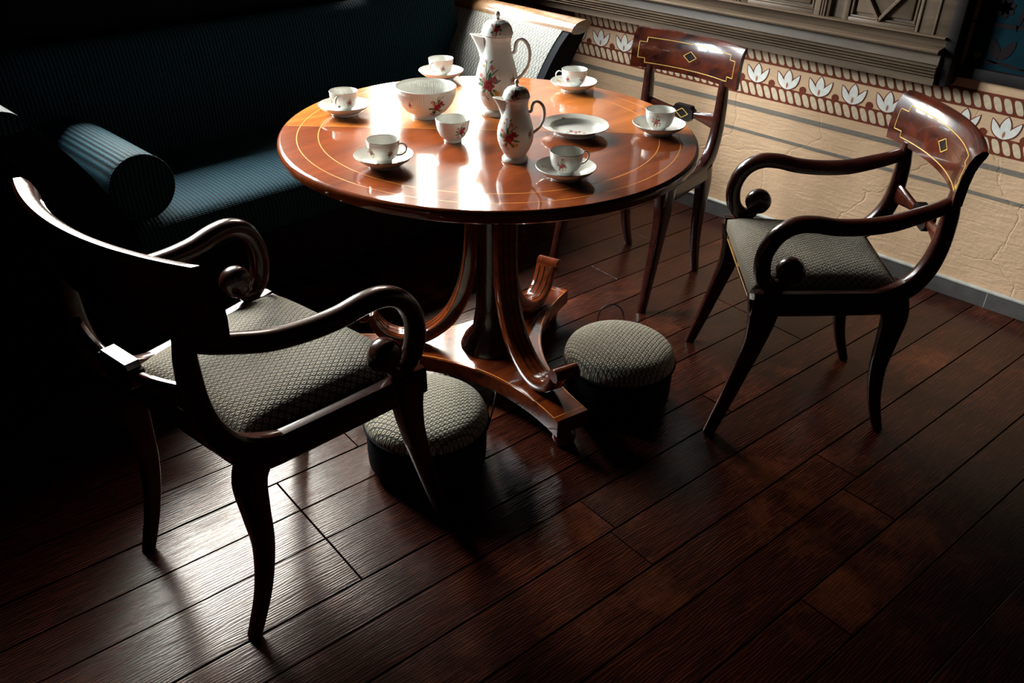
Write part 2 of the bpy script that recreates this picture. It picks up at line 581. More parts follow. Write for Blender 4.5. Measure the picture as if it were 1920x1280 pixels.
edges = [-0.609, -0.496, -0.332, -0.207, -0.078]
ws = [0.140, 0.125, 0.150, 0.132, 0.158, 0.128]
v_ = edges[-1]; k = 0
while v_ < 2.0:
    v_ += ws[k % 6]; edges.append(v_); k += 1
v_ = edges[0]; lo = []
while v_ > -3.6:
    v_ -= ws[(k + 2) % 6]; lo.append(v_); k += 1
edges = sorted(lo) + edges
ct, st_ = math.cos(THETA), math.sin(THETA)
for i in range(len(edges) - 1):
    v0, v1 = edges[i], edges[i + 1]
    if -0.51 < v0 < -0.09:
        joints = [-2.2, -0.752 - 0.1 * (v0 + 0.3) * 0, 0.95]
    else:
        s0 = -3.6 + random.random() * 1.2
        joints = []
        while s0 < 2.3:
            joints.append(s0); s0 += random.uniform(1.35, 2.3)
    us = [-3.7] + [j for j in joints if j > -3.7] + [2.4]
    for u0, u1 in zip(us[:-1], us[1:]):
        g = 0.0019
        q = [(u0 + g, v0 + g), (u1 - g, v0 + g), (u1 - g, v1 - g), (u0 + g, v1 - g)]
        q = [(a * ct - bb * st_, a * st_ + bb * ct) for a, bb in q]
        for cl in ((1, 0, WALL_X - 0.001), (-1, 0, -RX0 - 0.001), (0, 1, WALL_Y - 0.001), (0, -1, -RY0 - 0.001)):
            q = clip_poly(q, *cl)
            if len(q) < 3: break
        if len(q) < 3 or abs(area2(q)) < 0.004: continue
        o = MB()
        qa = np.array(q); n = len(qa)
        c = qa.mean(0)
        ax_u, ax_v = np.array([ct, st_]), np.array([-st_, ct])
        qi = qa - np.outer(np.sign((qa - c) @ ax_u), ax_u) * 0.0008 - np.outer(np.sign((qa - c) @ ax_v), ax_v) * 0.0008
        dz = random.uniform(-0.0012, 0.0)
        P = np.array([[(x, y, z) for x, y in r] for r, z in ((qa, -0.016), (qa, dz - 0.0006), (qi, dz))])
        o.grid(P, False, True, flip=True)
        o.f.append(tuple(2 * n + i for i in range(n))); o.mi.append(0)
        o.build('floorboard', 'floor', floor, smooth=False)

# decorated wall
b = MB(); b.box(WALL_X, WALL_X + 0.12, RY0, WALL_Y + 0.12, -0.02, CEIL)
wall_right = struct(b.build('wall_right', 'wall', smooth=False))


def wall_strip(name, mat, y0, y1, z0, z1, d=0.001):
    o = MB(); o.box(WALL_X - d, WALL_X, y0, y1, z0, z1)
    return o.build(name, mat, wall_right, smooth=False)


YE = -1.95      # decoration runs past the edge of the picture
wall_strip('grey_stripe', 'stripe', YE, WALL_Y, 0.480, 0.499)
wall_strip('grey_stripe', 'stripe', YE, WALL_Y, 0.384, 0.397)
wall_strip('frieze_band', 'rust', YE, WALL_Y, 0.534, 0.592, 0.0008)
wall_strip('frieze_band', 'rust', YE, WALL_Y, 0.667, 0.728, 0.0008)

# links of the painted rope: one slanted rounded oval, copied
SP = 0.133
o = MB()
pts = []
for t in np.linspace(0, 2 * PI, 20, endpoint=False):
    a_ = np.sign(math.cos(t)) * abs(math.cos(t)) ** 0.62 * 0.0128
    c_ = np.sign(math.sin(t)) * abs(math.sin(t)) ** 0.62 * 0.0225
    pts.append((a_ * 0.95 + 0.46 * c_, c_))
for x in (-0.0016, 0.0):
    o.add([(x, p[0], p[1]) for p in pts], [tuple(range(20))])
o.f = o.f[:1] + [(i, (i + 1) % 20, 20 + (i + 1) % 20, 20 + i) for i in range(20)]; o.mi = [0] * 21
link0 = o.build('rope_link', 'cream', wall_right, smooth=False)
first = True
for zc in (0.563, 0.6975):
    y = 0.112 + 7 * SP + 0.012
    while y > -1.75:
        if first:
            l_ = link0; first = False
        else:
            l_ = link0.copy(); COL.objects.link(l_); l_.parent = wall_right
        l_.location = (WALL_X, y, zc)
        y -= SP / 4


def petal(o, base, tip, w, x, m, grow=0.0, bend=0.0):
    bx, tx = np.array(base, float), np.array(tip, float)
    d = tx - bx; L = np.linalg.norm(d); d /= L; nn = np.array([-d[1], d[0]])
    bx = bx - d * grow; L += 2 * grow
    ts = np.linspace(0, 1, 13)
    prof = np.sin(PI * ts ** 0.9) ** 0.8 * (w / 2 + grow)
    cen = bend * np.sin(PI * ts)
    up = [bx + d * L * t + nn * (p + c) for t, p, c in zip(ts, prof, cen)]
    dn = [bx + d * L * t + nn * (-p + c) for t, p, c in zip(ts, prof, cen)]
    ring = up + dn[-2:0:-1]
    n = len(ring)
    b0 = len(o.v)
    o.add([(x, q[0], q[1]) for q in ring] + [(0.0, q[0], q[1]) for q in ring], [], m)
    o.f.append(tuple(b0 + i for i in range(n))); o.mi.append(m)
    for i in range(n):
        o.f.append((b0 + i, b0 + (i + 1) % n, b0 + n + (i + 1) % n, b0 + n + i)); o.mi.append(m)


o = MB()
for base, tip, w, bd in (((0.0, 0.010), (0.0, 0.073), 0.032, 0.0), ((0.0, 0.0), (0.046, 0.060), 0.023, -0.005), ((0.0, 0.0), (-0.046, 0.060), 0.023, 0.005)):
    k = 0.0003 if tip[0] else 0.0
    petal(o, base, tip, w, -0.0010 - k, 0, 0.0040, bd)
    petal(o, base, tip, w, -0.0016 - k, 1, 0.0, bd)
petal(o, (0, 0.004), (0, 0.027), 0.008, -0.0024, 2)
lot0 = o.build('lotus_flower', ['rust', 'petal', 'petalheart'], wall_right, smooth=False)
o = MB()
n = 18
o.add([(-0.0014, 0.0135 * math.cos(2 * PI * i / n), 0.0135 * math.sin(2 * PI * i / n)) for i in range(n)] + [(0.0, 0.0135 * math.cos(2 * PI * i / n), 0.0135 * math.sin(2 * PI * i / n)) for i in range(n)],
      [tuple(range(n))] + [(i, (i + 1) % n, n + (i + 1) % n, n + i) for i in range(n)])
dot0 = o.build('frieze_dot', 'rust', wall_right, smooth=False)
for i in range(-7, 14):
    y = 0.112 - SP * i
    l_, d_ = (lot0, dot0) if i == -7 else (lot0.copy(), dot0.copy())
    if i != -7:
        for q in (l_, d_):
            COL.objects.link(q); q.parent = wall_right
    l_.location = (WALL_X, y, 0.590)
    d_.location = (WALL_X, y - SP / 2, 0.600)

# skirting
bs = MB(); bs.box(WALL_X - 0.014, WALL_X, -0.935, WALL_Y, 0.0, 0.059, 0.0)
bs.box(WALL_X - 0.014, WALL_X, RY0, -0.938, 0.0, 0.059, 0.0)
base_right = struct(bs.build('baseboard_right', 'skirting', smooth=False))
bs = MB(); bs.box(WALL_X - 0.016, WALL_X, RY0, WALL_Y, 0.059, 0.068, 0.002)
bs.box(WALL_X - 0.0135, WALL_X, -0.938, -0.935, 0.0, 0.059)
bs.build('top_edge', 'skirtline', base_right)  # pale joint, and a top edge coloured pale as a painted highlight

# moulded ledge along the wall
LEND = -0.585
prof = [(0.0, 0.730), (0.050, 0.730), (0.050, 0.754)]
for k in range(4):
    z = 0.756 + k * 0.0095
    prof += [(0.046, z), (0.053, z + 0.0015), (0.056, z + 0.0042), (0.053, z + 0.007), (0.046, z + 0.0085)]
prof += [(0.050, 0.797), (0.047, 0.828), (0.060, 0.832), (0.065, 0.838), (0.066, 0.843), (0.062, 0.848), (0.040, 0.852), (0.034, 0.860),
         (0.038, 0.872), (0.048, 0.876), (0.051, 0.880), (0.048, 0.884), (0.0, 0.885)]
o = MB()
P = np.array([[(WALL_X - d * 2.0, y, z + 0.006) for d, z in prof] for y in (LEND, WALL_Y)])
o.grid(P)
n = len(prof)
o.f += [tuple(range(n)), tuple(range(2 * n - 1, n - 1, -1))]; o.mi += [0, 0]
ledge = struct(o.build('trim_1', 'joinery', angle=25))

# panelling above the ledge
PD = 0.045
o = MB(); o.box(WALL_X - 0.012 - PD, WALL_X, LEND, WALL_Y - 0.1, 0.885, 2.1)
panelling = struct(o.build('trim_2', 'joinery', smooth=False))


def pan(name, y0, y1, z0, z1, d, mat='joinery', bev=0.003, d0=0.010):
    o = MB(); o.box(WALL_X - d - PD, WALL_X - d0 - PD, min(y0, y1), max(y0, y1), z0, z1, bev)
    return o.build(name, mat, panelling)


for y0, y1 in ((1.00, 0.90), (0.62, 0.50), (0.26, 0.165), (-0.105, -0.165), (-0.215, -0.236), (-0.472, -0.585)):
    pan('stile', y0, y1, 0.886, 2.08, 0.030)
for y in (0.20, 0.214, 0.228, -0.128, -0.138, -0.148, 0.55, 0.565, 0.58, -0.482, -0.536):
    pan('reed', y - 0.0035, y + 0.0035, 0.886, 2.08, 0.035, bev=0.002)
for y0, y1 in ((0.90, 0.62), (0.50, 0.26), (0.165, -0.105), (-0.236, -0.472)):
    pan('bottom_rail', y0, y1, 0.886, 0.902, 0.030)
    pan('bead', y0 - 0.003, y1 + 0.003, 0.9025, 0.909, 0.024, bev=0.002)
    pan('raised_panel', y0 - 0.02, y1 + 0.02, 0.918, 2.0, 0.022, bev=0.006)
    pan('bead', y0 - 0.012, y0 - 0.004, 0.910, 2.0, 0.026, bev=0.002)
    pan('bead', y1 + 0.004, y1 + 0.012, 0.910, 2.0, 0.026, bev=0.002)
for dy in (0.12, -0.115):
    o = MB()
    o.sweep([(WALL_X - 0.028 - PD, -0.346, 0.905), (WALL_X - 0.028 - PD, -0.346 + dy, 0.905 + 0.155)], (1, 0, 0), 0.010, 0.0065, n=8, e=4)
    o.build('diagonal_moulding', 'joinery', panelling)

# dark teal painted bay beyond the panelling
o = MB(); o.box(WALL_X - 0.006, WALL_X, RY0, LEND - 0.05, 0.80, 2.1)
teal = struct(o.build('trim_3', 'teal', smooth=False))
o = MB(); o.box(WALL_X - 0.024, WALL_X, RY0, LEND - 0.04, 0.762, 0.80, 0.004)
o.build('rail', 'dark_joinery', teal)
o = MB(); o.box(WALL_X - 0.085, WALL_X, LEND - 0.036, LEND - 0.001, 0.735, 2.1, 0.005)
o.build('post', 'dark_joinery', teal)


def paint(name, mat, shapes):
    o = MB()
    for base, tip, w in shapes:
        petal(o, base, tip, w, -0.0078, 0)
    q = o.build(name, mat, teal, smooth=False); q.location = (WALL_X, 0, 0); return q


paint('painted_leaf', 'brown', [((-0.728, 0.832), (-0.700, 0.897), 0.032)])
paint('painted_leaf', 'brown', [((-0.734, 0.832), (-0.772, 0.897), 0.032)])
paint('painted_branch', 'brown', [((-0.64, 0.822), (-0.74, 0.824), 0.014), ((-0.70, 0.828), (-0.84, 0.812), 0.012), ((-0.80, 0.815), (-1.05, 0.84), 0.013)])
paint('painted_branch', 'brown', [((-0.62, 0.935), (-0.86, 0.940), 0.013), ((-0.76, 0.925), (-0.77, 1.02), 0.012)])
sh = []
for k in range(12):
    a = 2 * PI * k / 12
    sh.append(((-0.842 + 0.010 * math.cos(a), 0.862 + 0.010 * math.sin(a)), (-0.842 + 0.037 * math.cos(a), 0.862 + 0.037 * math.sin(a)), 0.017))
paint('painted_bloom', 'bloom', sh)
sh = []
for k in range(6):
    a = 2 * PI * k / 6
    sh.append(((-0.668, 0.838), (-0.668 + 0.013 * math.cos(a), 0.838 + 0.013 * math.sin(a)), 0.009))
paint('painted_bloom', 'bloom', sh)
sh = []
for k in range(7):
    a = 2 * PI * k / 7
    sh.append(((-0.71, 0.99), (-0.71 + 0.032 * math.cos(a), 0.99 + 0.032 * math.sin(a)), 0.024))
paint('painted_bloom', 'brown', sh)

# window wall with its two openings
T0, T1 = WALL_Y, WALL_Y + 0.12
b = MB()
xs = [RX0, WIN_A[0], WIN_A[1], WIN_B[0], WIN_B[1], WALL_X]
for i in range(5):
    x0, x1 = xs[i], xs[i + 1]
    if i in (1, 3):
        w = WIN_A if i == 1 else WIN_B
        b.box(x0, x1, T0, T1, -0.02, w[2]); b.box(x0, x1, T0, T1, w[3], CEIL)
    else:
        b.box(x0, x1, T0, T1, -0.02, CEIL)
struct(b.build('wall_back', 'darkwall', smooth=False))


def window(name, win, vbars, hbars):
    x0, x1, z0, z1 = win
    o = MB()
    y0, y1 = T0 + 0.035, T0 + 0.085
    for a, c, e, f in ((x0, x0 + 0.012, z0, z1), (x1 - 0.012, x1, z0, z1), (x0, x1, z0, z0 + 0.03), (x0, x1, z1 - 0.03, z1)):
        o.box(a, c, y0, y1, e, f)
    r = struct(o.build(name, 'winframe', smooth=False))
    for a, c in vbars:
        o = MB(); o.box(a, c, y0 + 0.005, y1 - 0.005, z0 + 0.03, z1 - 0.03, 0.003); o.build('mullion', 'winframe', r)
    for a, c in hbars:
        o = MB(); o.box(x0 + 0.012, x1 - 0.012, y0 + 0.01, y1 - 0.01, a, c, 0.003); o.build('glazing_bar', 'winframe', r)
    o = MB(); o.box(x0 - 0.03, x1 + 0.03, T0 - (0.13 if x1 < 1 else 0.09), T0 + 0.03, z0 - 0.03, z0, 0.004); o.build('shading_sill', 'winframe', r)  # unseen sill, made deep to keep the sofa back in shade
    return r


window('window_1', WIN_A, [(-0.33, -0.28)], [(1.62, 1.64)])
window('window_2', WIN_B, [(0.835, 0.935), (1.045, 1.205)], [])

# unseen overhang, added above the windows to block steep sky light
b = MB(); b.box(RX0, 3.2, WALL_Y + 0.12, WALL_Y + 0.42, 2.12, 2.18); struct(b.build('added_overhang', 'winframe', smooth=False))

# far sides of the room, all in the dark
b = MB(); b.box(RX0 - 0.1, RX0, RY0, WALL_Y + 0.12, -0.02, CEIL); struct(b.build('wall_left', 'darkwall', smooth=False))
b = MB(); b.box(RX0 - 0.1, WALL_X + 0.12, RY0 - 0.1, RY0, -0.02, CEIL); struct(b.build('wall_front', 'darkwall', smooth=False))
b = MB(); b.box(RX0 - 0.1, WALL_X + 0.12, RY0 - 0.1, WALL_Y + 0.12, CEIL, CEIL + 0.1); struct(b.build('ceiling', 'darkwall', smooth=False))


# ------------------------------------------------------------------ round table
TOPZ, TR = 0.765, 0.55
table = thing('round_table', 'round polished mahogany pedestal table laid with a coffee service', 'table', (0, 0, 0))
seam = math.atan2(0.699, 0.715) + PI / 2     # seam runs across the picture
a0 = math.atan2(-0.715, 0.699)
for mat, st, nm in (('tabletop', a0, 'table_leaf'), ('tabletop_shaded', a0 + PI, 'table_leaf')):
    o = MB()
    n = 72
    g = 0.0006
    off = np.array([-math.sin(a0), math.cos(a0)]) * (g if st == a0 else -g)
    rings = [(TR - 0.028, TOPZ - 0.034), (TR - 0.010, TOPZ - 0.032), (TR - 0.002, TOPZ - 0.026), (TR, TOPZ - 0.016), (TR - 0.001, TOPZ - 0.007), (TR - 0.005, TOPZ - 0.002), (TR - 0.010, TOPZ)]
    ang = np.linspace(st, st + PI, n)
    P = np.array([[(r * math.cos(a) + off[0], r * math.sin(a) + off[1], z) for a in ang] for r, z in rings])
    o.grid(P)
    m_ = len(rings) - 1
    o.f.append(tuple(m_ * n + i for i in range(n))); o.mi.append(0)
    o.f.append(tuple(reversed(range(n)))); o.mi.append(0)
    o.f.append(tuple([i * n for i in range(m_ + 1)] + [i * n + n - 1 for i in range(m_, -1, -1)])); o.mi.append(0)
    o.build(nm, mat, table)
for r in (0.500, 0.446):
    o = MB()
    n = 144
    P = np.array([[((r + dr) * math.cos(a), (r + dr) * math.sin(a), TOPZ + dz) for a in np.linspace(0, 2 * PI, n, endpoint=False)]
                  for dr, dz in ((-0.0012, -0.001), (-0.0012, 0.0001), (0.0012, 0.0001), (0.0012, -0.001))])
    o.grid(P, False, True, flip=True)
    o.build('line_inlay', 'inlay', table)
o = MB()
o.sweep([(math.cos(a0) * -0.535, math.sin(a0) * -0.535, TOPZ - 0.001), (math.cos(a0) * 0.535, math.sin(a0) * 0.535, TOPZ - 0.001)], (0, 0, 1), 0.0013, 0.0011, n=4, e=8)
o.build('seam_line', 'inlay', table)
# frame below the top
BC = np.array([-0.003, -0.022])
o = MB()
o.lathe([(0.0, 0.0), (0.40, 0.0), (0.405, 0.006), (0.405, 0.05), (0.40, 0.056), (0.0, 0.056)], 64, (0, 0, TOPZ - 0.034 - 0.056))
o.build('apron', 'base', table)
o = MB()
o.lathe([(0.0, 0.10), (0.085, 0.10), (0.095, 0.115), (0.085, 0.14), (0.06, 0.17), (0.05, 0.24), (0.048, 0.40), (0.055, 0.52), (0.075, 0.60), (0.10, 0.65), (0.11, 0.68), (0.0, 0.68)], 40, (BC[0], BC[1], 0))
o.build('column', 'mahogany', table)  # darker wood than the plinth, standing in for shade under the top
# three-cornered plinth with hollowed sides
out = []
corner = [-104, 16, 136]
RC, HWC, RM = 0.425, 0.052, 0.150
for k in range(3):
    a = math.radians(corner[k]); a2 = math.radians(corner[(k + 1) % 3])
    d = np.array([math.cos(a), math.sin(a)]); nn = np.array([-d[1], d[0]])
    d2 = np.array([math.cos(a2), math.sin(a2)]); n2 = np.array([-d2[1], d2[0]])
    A = BC + d * RC + nn * HWC
    B = BC + d2 * RC - n2 * HWC
    dm = (d + d2) / np.linalg.norm(d + d2)
    C = 2 * (BC + dm * RM) - (A + B) / 2
    out.append(BC + d * (RC + 0.004) - nn * HWC)
    for t in np.linspace(0, 1, 18, endpoint=False):
        out.append((1 - t) ** 2 * A + 2 * t * (1 - t) * C + t * t * B)
o = MB(); o.prism(out, 0.062, 0.112, 0.003)
plinth = o.build('plinth', 'base', table, angle=30)
o = MB()
o.sweep([(*(np.array(p) - (np.array(p) - BC) * 0.05), 0.1121) for p in out] + [(*(np.array(out[0]) - (np.array(out[0]) - BC) * 0.05), 0.1121)], (0, 0, 1), 0.0007, 0.0010, n=4, e=8)
o.build('line_inlay', 'inlay', plinth)
for k in range(3):
    a = math.radians(corner[k]); d = np.array([math.cos(a), math.sin(a)]); nn = np.array([-d[1], d[0]])
    o = MB(); c = BC + d * (RC - 0.035)
    o.lathe([(0.0, 0.0), (0.022, 0.0), (0.030, 0.008), (0.034, 0.025), (0.030, 0.045), (0.024, 0.053), (0.032, 0.060), (0.032, 0.0625), (0, 0.0625)], 28, (c[0], c[1], 0))
    o.build('foot', 'base', table)
    path = cr([(0.060, 0.672), (0.058, 0.58), (0.060, 0.48), (0.068, 0.38), (0.088, 0.29), (0.125, 0.213), (0.185, 0.158), (0.255, 0.134), (0.315, 0.150), (0.345, 0.185), (0.360, 0.222)], 7)
    P3 = np.array([(*(BC + d * r), z) for r, z in path])
    ht = lerp_list([0.026, 0.024, 0.022, 0.022, 0.022, 0.021, 0.020, 0.018, 0.015, 0.013], len(P3))
    o = MB(); o.sweep(P3, (nn[0], nn[1], 0), 0.034, ht, n=16, e=5)
    scroll = o.build('scroll_support', 'base', table, angle=30)
    o = MB(); c3 = BC + d * 0.377
    o.sweep([(*(c3 + nn * s), 0.222) for s in (-0.037, -0.035, 0.035, 0.037)], (0, 0, 1), [0.018, 0.020, 0.020, 0.018], [0.018, 0.020, 0.020, 0.018], n=18, e=2)
    o.build('scroll_roll', 'base', scroll)
    # dark reeding lines on the inner face
    for s in (-0.018, 0.0, 0.018):
        Tn = np.gradient(P3, axis=0); Tn /= np.linalg.norm(Tn, axis=1)[:, None]
        S = np.array([nn[0], nn[1], 0.0]); N = np.cross(Tn, S)
        if N[len(N) * 2 // 3][2] < 0: N = -N
        for sg in (1, -1):
            o = MB(); o.sweep((P3 + N * (ht[:, None] + 0.0002) * sg + S * s)[8:-1], (nn[0], nn[1], 0), 0.0011, 0.0008, n=4, e=8)
            o.build('reed_line', 'ebony', scroll)


# ------------------------------------------------------------------ porcelain
WHITE = np.array([0.80, 0.775, 0.70])


def flower_paint(uv, blobs, col):
    """uv: (N,2) metres on the surface; blobs: (u, v, r, kind)."""
    for u, v, r, kind in blobs:
        du, dv = uv[:, 0] - u, uv[:, 1] - v
        d = np.hypot(du, dv); a = np.arctan2(dv, du)
        if kind == 'rose':
            edge = r * (0.86 + 0.14 * np.cos(5 * a + u * 900))
            m = d < edge
            sh = 0.5 + 0.5 * np.cos(d / r * 9 + 1.5 * a)
            c = np.outer(1 - sh, (0.48, 0.05, 0.07)) + np.outer(sh, (0.20, 0.008, 0.02))
            col[m] = c[m]
        elif kind == 'pink':
            m = d < r * (0.75 + 0.25 * np.cos(5 * a))
            sh = np.clip(d / r, 0, 1)[:, None]
            c = (1 - sh) * np.array((0.62, 0.16, 0.12)) + sh * np.array((0.68, 0.30, 0.26))
            col[m] = c[m]
        elif kind[0] == 'l':      # leaf with heading in degrees
            h = math.radians(float(kind[1:]))
            x = du * math.cos(h) + dv * math.sin(h); y = -du * math.sin(h) + dv * math.cos(h)
            m = (np.abs(x) < r) & (np.abs(y) < 0.36 * r * np.cos(np.clip(x / r, -1, 1) * PI / 2))
            col[m] = np.where((np.abs(y[m]) < 0.05 * r)[:, None], (0.03, 0.09, 0.04), (0.07, 0.20, 0.075))
        elif kind[0] == 's':      # stem
            h = math.radians(float(kind[1:]))
            x = du * math.cos(h) + dv * math.sin(h); y = -du * math.sin(h) + dv * math.cos(h) - 0.15 * r * np.cos(np.clip(x / r, -1, 1) * PI / 2)
            m = (np.abs(x) < r) & (np.abs(y) < max(0.0008, 0.05 * r))
            col[m] = (0.14, 0.16, 0.06)
        elif kind == 'yellow':
            m = d < r; col[m] = (0.60, 0.36, 0.08)
    return col


def bouquet(u, v, s, seed=0):
    r = random.Random(seed)
    L = [(u, v + 1.5 * s, 1.9 * s, 's80'), (u - 0.6 * s, v - 1.2 * s, 1.6 * s, 's110'), (u + 0.5 * s, v + 1.4 * s, 1.6 * s, 's55')]
    for k in range(7):
        a = 2 * PI * k / 7 + r.random()
        L.append((u + 1.55 * s * math.cos(a), v + 1.55 * s * math.sin(a), 0.75 * s, 'l%d' % math.degrees(a)))
    L += [(u - 1.5 * s, v + 1.5 * s, 0.5 * s, 'pink'), (u + 0.4 * s, v + 2.9 * s, 0.5 * s, 'pink'), (u + 1.4 * s, v - 1.3 * s, 0.45 * s, 'yellow'), (u - 1.0 * s, v - 1.8 * s, 0.5 * s, 'pink')]
    L += [(u, v, 1.1 * s, 'rose'), (u + 0.9 * s, v + 1.0 * s, 0.7 * s, 'rose'), (u - 0.9 * s, v + 0.9 * s, 0.55 * s, 'pink')]
    return L


def turned(name, prof, seg, parent, blobs=(), plan_blobs=(), ribs=0, rib_amp=0.0, rib_range=None, oval=1.0, lobes=0, lobe_amp=0.0):
    """Lathe-turned porcelain with hand-painted flowers; prof is (r, z)."""
    prof = np.array(prof, float)
    # densify along the profile
    seglen = np.hypot(*np.diff(prof, axis=0).T)
    step = max(2 * PI * prof[:, 0].max() / seg, 0.0016)
    pts = [prof[0]]
    for a, c, L in zip(prof[:-1], prof[1:], seglen):
        k = max(1, int(L / step))
        for t in range(1, k + 1): pts.append(a + (c - a) * t / k)
    pts = np.array(pts)
    ang = np.linspace(0, 2 * PI, seg, endpoint=False)
    R = np.repeat(pts[:, 0:1], seg, 1); Z = np.repeat(pts[:, 1:2], seg, 1); A = np.repeat(ang[None], len(pts), 0)
    R0 = R.copy()
    if ribs:
        wgt = np.ones(len(pts))
        if rib_range: wgt = np.clip((pts[:, 1] - rib_range[0]) / 0.006, 0, 1) * np.clip((rib_range[1] - pts[:, 1]) / 0.004, 0, 1)
        R = R * (1 + rib_amp * np.abs(np.sin(ribs * A / 2)) * wgt[:, None])
    if lobes:
        R = R * (1 + lobe_amp * np.abs(np.sin(lobes * A / 2)) * (R0 / R0.max()) ** 3)
    X = R * np.cos(A) * oval; Y = R * np.sin(A)
    o = MB(); P = np.stack([X, Y, Z], -1)
    o.grid(P, False, True, flip=True)
    col = np.tile(WHITE, (P.shape[0] * seg, 1))
    aa = (A.ravel() + PI) % (2 * PI) - PI
    dist = np.concatenate([[0], np.cumsum(np.hypot(*np.diff(pts, axis=0).T))])
    if blobs:
        out_side = np.repeat((dist < blobs[0])[:, None], seg, 1).ravel() if isinstance(blobs[0], float) else np.ones(len(aa), bool)
        for ac, bl in [q for q in blobs if not isinstance(q, float)]:
            da = (aa - ac + PI) % (2 * PI) - PI
            uv = np.stack([da * R0.ravel(), Z.ravel()], -1)
            sel = out_side & (np.abs(da) < 1.6)
            col[sel] = flower_paint(uv[sel], bl, col[sel])
    if plan_blobs:
        uv = np.stack([X.ravel(), Y.ravel()], -1)
        col = flower_paint(uv, plan_blobs, col)
    return o.build(name, 'china', parent, col=col, angle=60)


CAMDIR = math.atan2(-1.6, -1.57)       # towards the viewer
RIGHT = math.atan2(-0.715, 0.699)      # picture right


def china_bar(name, parent, path, hw, ht, side, e=2.2):
    o = MB(); o.sweep(path, side, hw, ht, n=10, e=e)
    return o.build(name, 'china', parent, col=np.tile(WHITE, (len(o.v), 1)))


# cup: handle along +x
cupP = [(0.0, 0.004), (0.012, 0.004), (0.0175, 0.0), (0.0195, 0.001), (0.0195, 0.006), (0.027, 0.012), (0.033, 0.022), (0.0365, 0.036), (0.0380, 0.050), (0.0392, 0.0535),
        (0.0385, 0.0545), (0.0372, 0.0525), (0.0352, 0.037), (0.0315, 0.023), (0.025, 0.013), (0.012, 0.009), (0.0, 0.0085)]
saucP = [(0.0, 0.004), (0.030, 0.004), (0.034, 0.0), (0.037, 0.0), (0.037, 0.005), (0.052, 0.011), (0.064, 0.019), (0.0705, 0.0265), (0.0695, 0.0280), (0.062, 0.0225), (0.050, 0.0145), (0.036, 0.0090), (0.030, 0.0082), (0.0, 0.0080)]


def make_cup():
    r = thing('coffee_cup', '', 'cup', group='coffee cups on the round table')
    bl = [0.085]
    for k, (ang, s) in enumerate(((PI * 0.72, 0.0062), (-PI * 0.72, 0.0058), (PI * 0.26, 0.0042), (-PI * 0.26, 0.0042))):
        bl.append((ang, bouquet(0, 0.028, s, k)))
    turned('cup_body', cupP, 150, r, bl, ribs=50, rib_amp=0.018, rib_range=(0.008, 0.049))
    pth = cr([(0.0355, 0, 0.044), (0.046, 0, 0.0485), (0.0545, 0, 0.043), (0.0555, 0, 0.033), (0.048, 0, 0.023), (0.0355, 0, 0.019), (0.031, 0, 0.0185)], 6)
    china_bar('cup_handle', r, pth, 0.0024, 0.0019, (0, 1, 0))
    return r


def make_saucer():
    r = thing('saucer', '', 'saucer', group='saucers on the round table')
    bl = []
    for k in range(4):
        a = k * PI / 2 + 0.4
        bl += [(0.056 * math.cos(a), 0.056 * math.sin(a), 0.0042, 'pink'), (0.056 * math.cos(a + 0.12), 0.056 * math.sin(a + 0.12), 0.004, 'l%d' % (k * 90 + 60)), (0.052 * math.cos(a - 0.1), 0.052 * math.sin(a - 0.1), 0.003, 'yellow')]
    turned('saucer_body', saucP, 130, r, plan_blobs=bl)
    return r


TZ = TOPZ + 0.0008
cup0, sau0 = make_cup(), make_saucer()
sets = [((-0.200, 0.366), CAMDIR - 0.25, 'at the left rim of the table, its handle towards the viewer', 'far left'),
        ((-0.373, -0.024), RIGHT - 0.15, 'at the near left of the table, dark handle to the right', 'near left'),
        ((0.241, 0.464), CAMDIR - 0.6, 'behind the large fluted bowl at the back of the table', 'behind the large bowl'),
        ((0.460, 0.106), RIGHT + PI + 0.1, 'beside the tall coffee pot, its handle pointing left', 'nearest the sofa arm'),
        ((-0.112, -0.365), RIGHT + 0.35, 'in front of the shallow plate, one big red rose on its side', 'in front of the shallow plate'),
        ((0.317, -0.316), RIGHT + 2.05, 'at the right rim of the table, with its handle turned away', 'right rim')]
sl = ['white saucer under the cup at the far left rim of the table', 'white saucer at the near left of the table, beside the small bowl', 'white saucer half hidden behind the large fluted bowl',
      'white saucer at the back right, near the sofa arm', 'white saucer at the near edge of the table, below the small pot', 'white saucer at the right rim of the table, by the chair back']
for i, ((x, y), rz, t, _) in enumerate(sets):
    lab = 'white porcelain cup ' + t
    if i == 0:
        c, s = cup0, sau0
    else:
        c, s = dup(cup0, (0, 0, 0), 0, lab), dup(sau0, (0, 0, 0), 0, sl[i])
    c['label'] = lab; s['label'] = sl[i]
    c.location = (x, y, TZ + 0.0085); c.rotation_euler = (0, 0, rz)
    s.location = (x, y, TZ); s.rotation_euler = (0, 0, rz + 0.5)

# bowls
big = thing('serving_bowl', 'large white fluted porcelain bowl with red roses', 'bowl', (-0.045, 0.203, TZ), 0)
turned('bowl_body', [(0.0, 0.006), (0.032, 0.006), (0.037, 0.0), (0.041, 0.0), (0.041, 0.008), (0.056, 0.019), (0.070, 0.038), (0.0785, 0.058), (0.0825, 0.078), (0.0832, 0.0815),
                     (0.0815, 0.0825), (0.079, 0.078), (0.075, 0.058), (0.066, 0.038), (0.052, 0.021), (0.035, 0.012), (0.0, 0.010)], 360, big,
       [0.13, (CAMDIR + 0.48, bouquet(0, 0.042, 0.0110, 3)), (CAMDIR - 0.55, bouquet(0, 0.045, 0.0035, 4)), (CAMDIR + PI, bouquet(0, 0.042, 0.011, 5))], ribs=90, rib_amp=0.016, rib_range=(0.012, 0.074))
small = thing('sugar_bowl', 'small handleless porcelain bowl with a red rose, beside the large bowl', 'bowl', (-0.132, 0.0, TZ), 0)
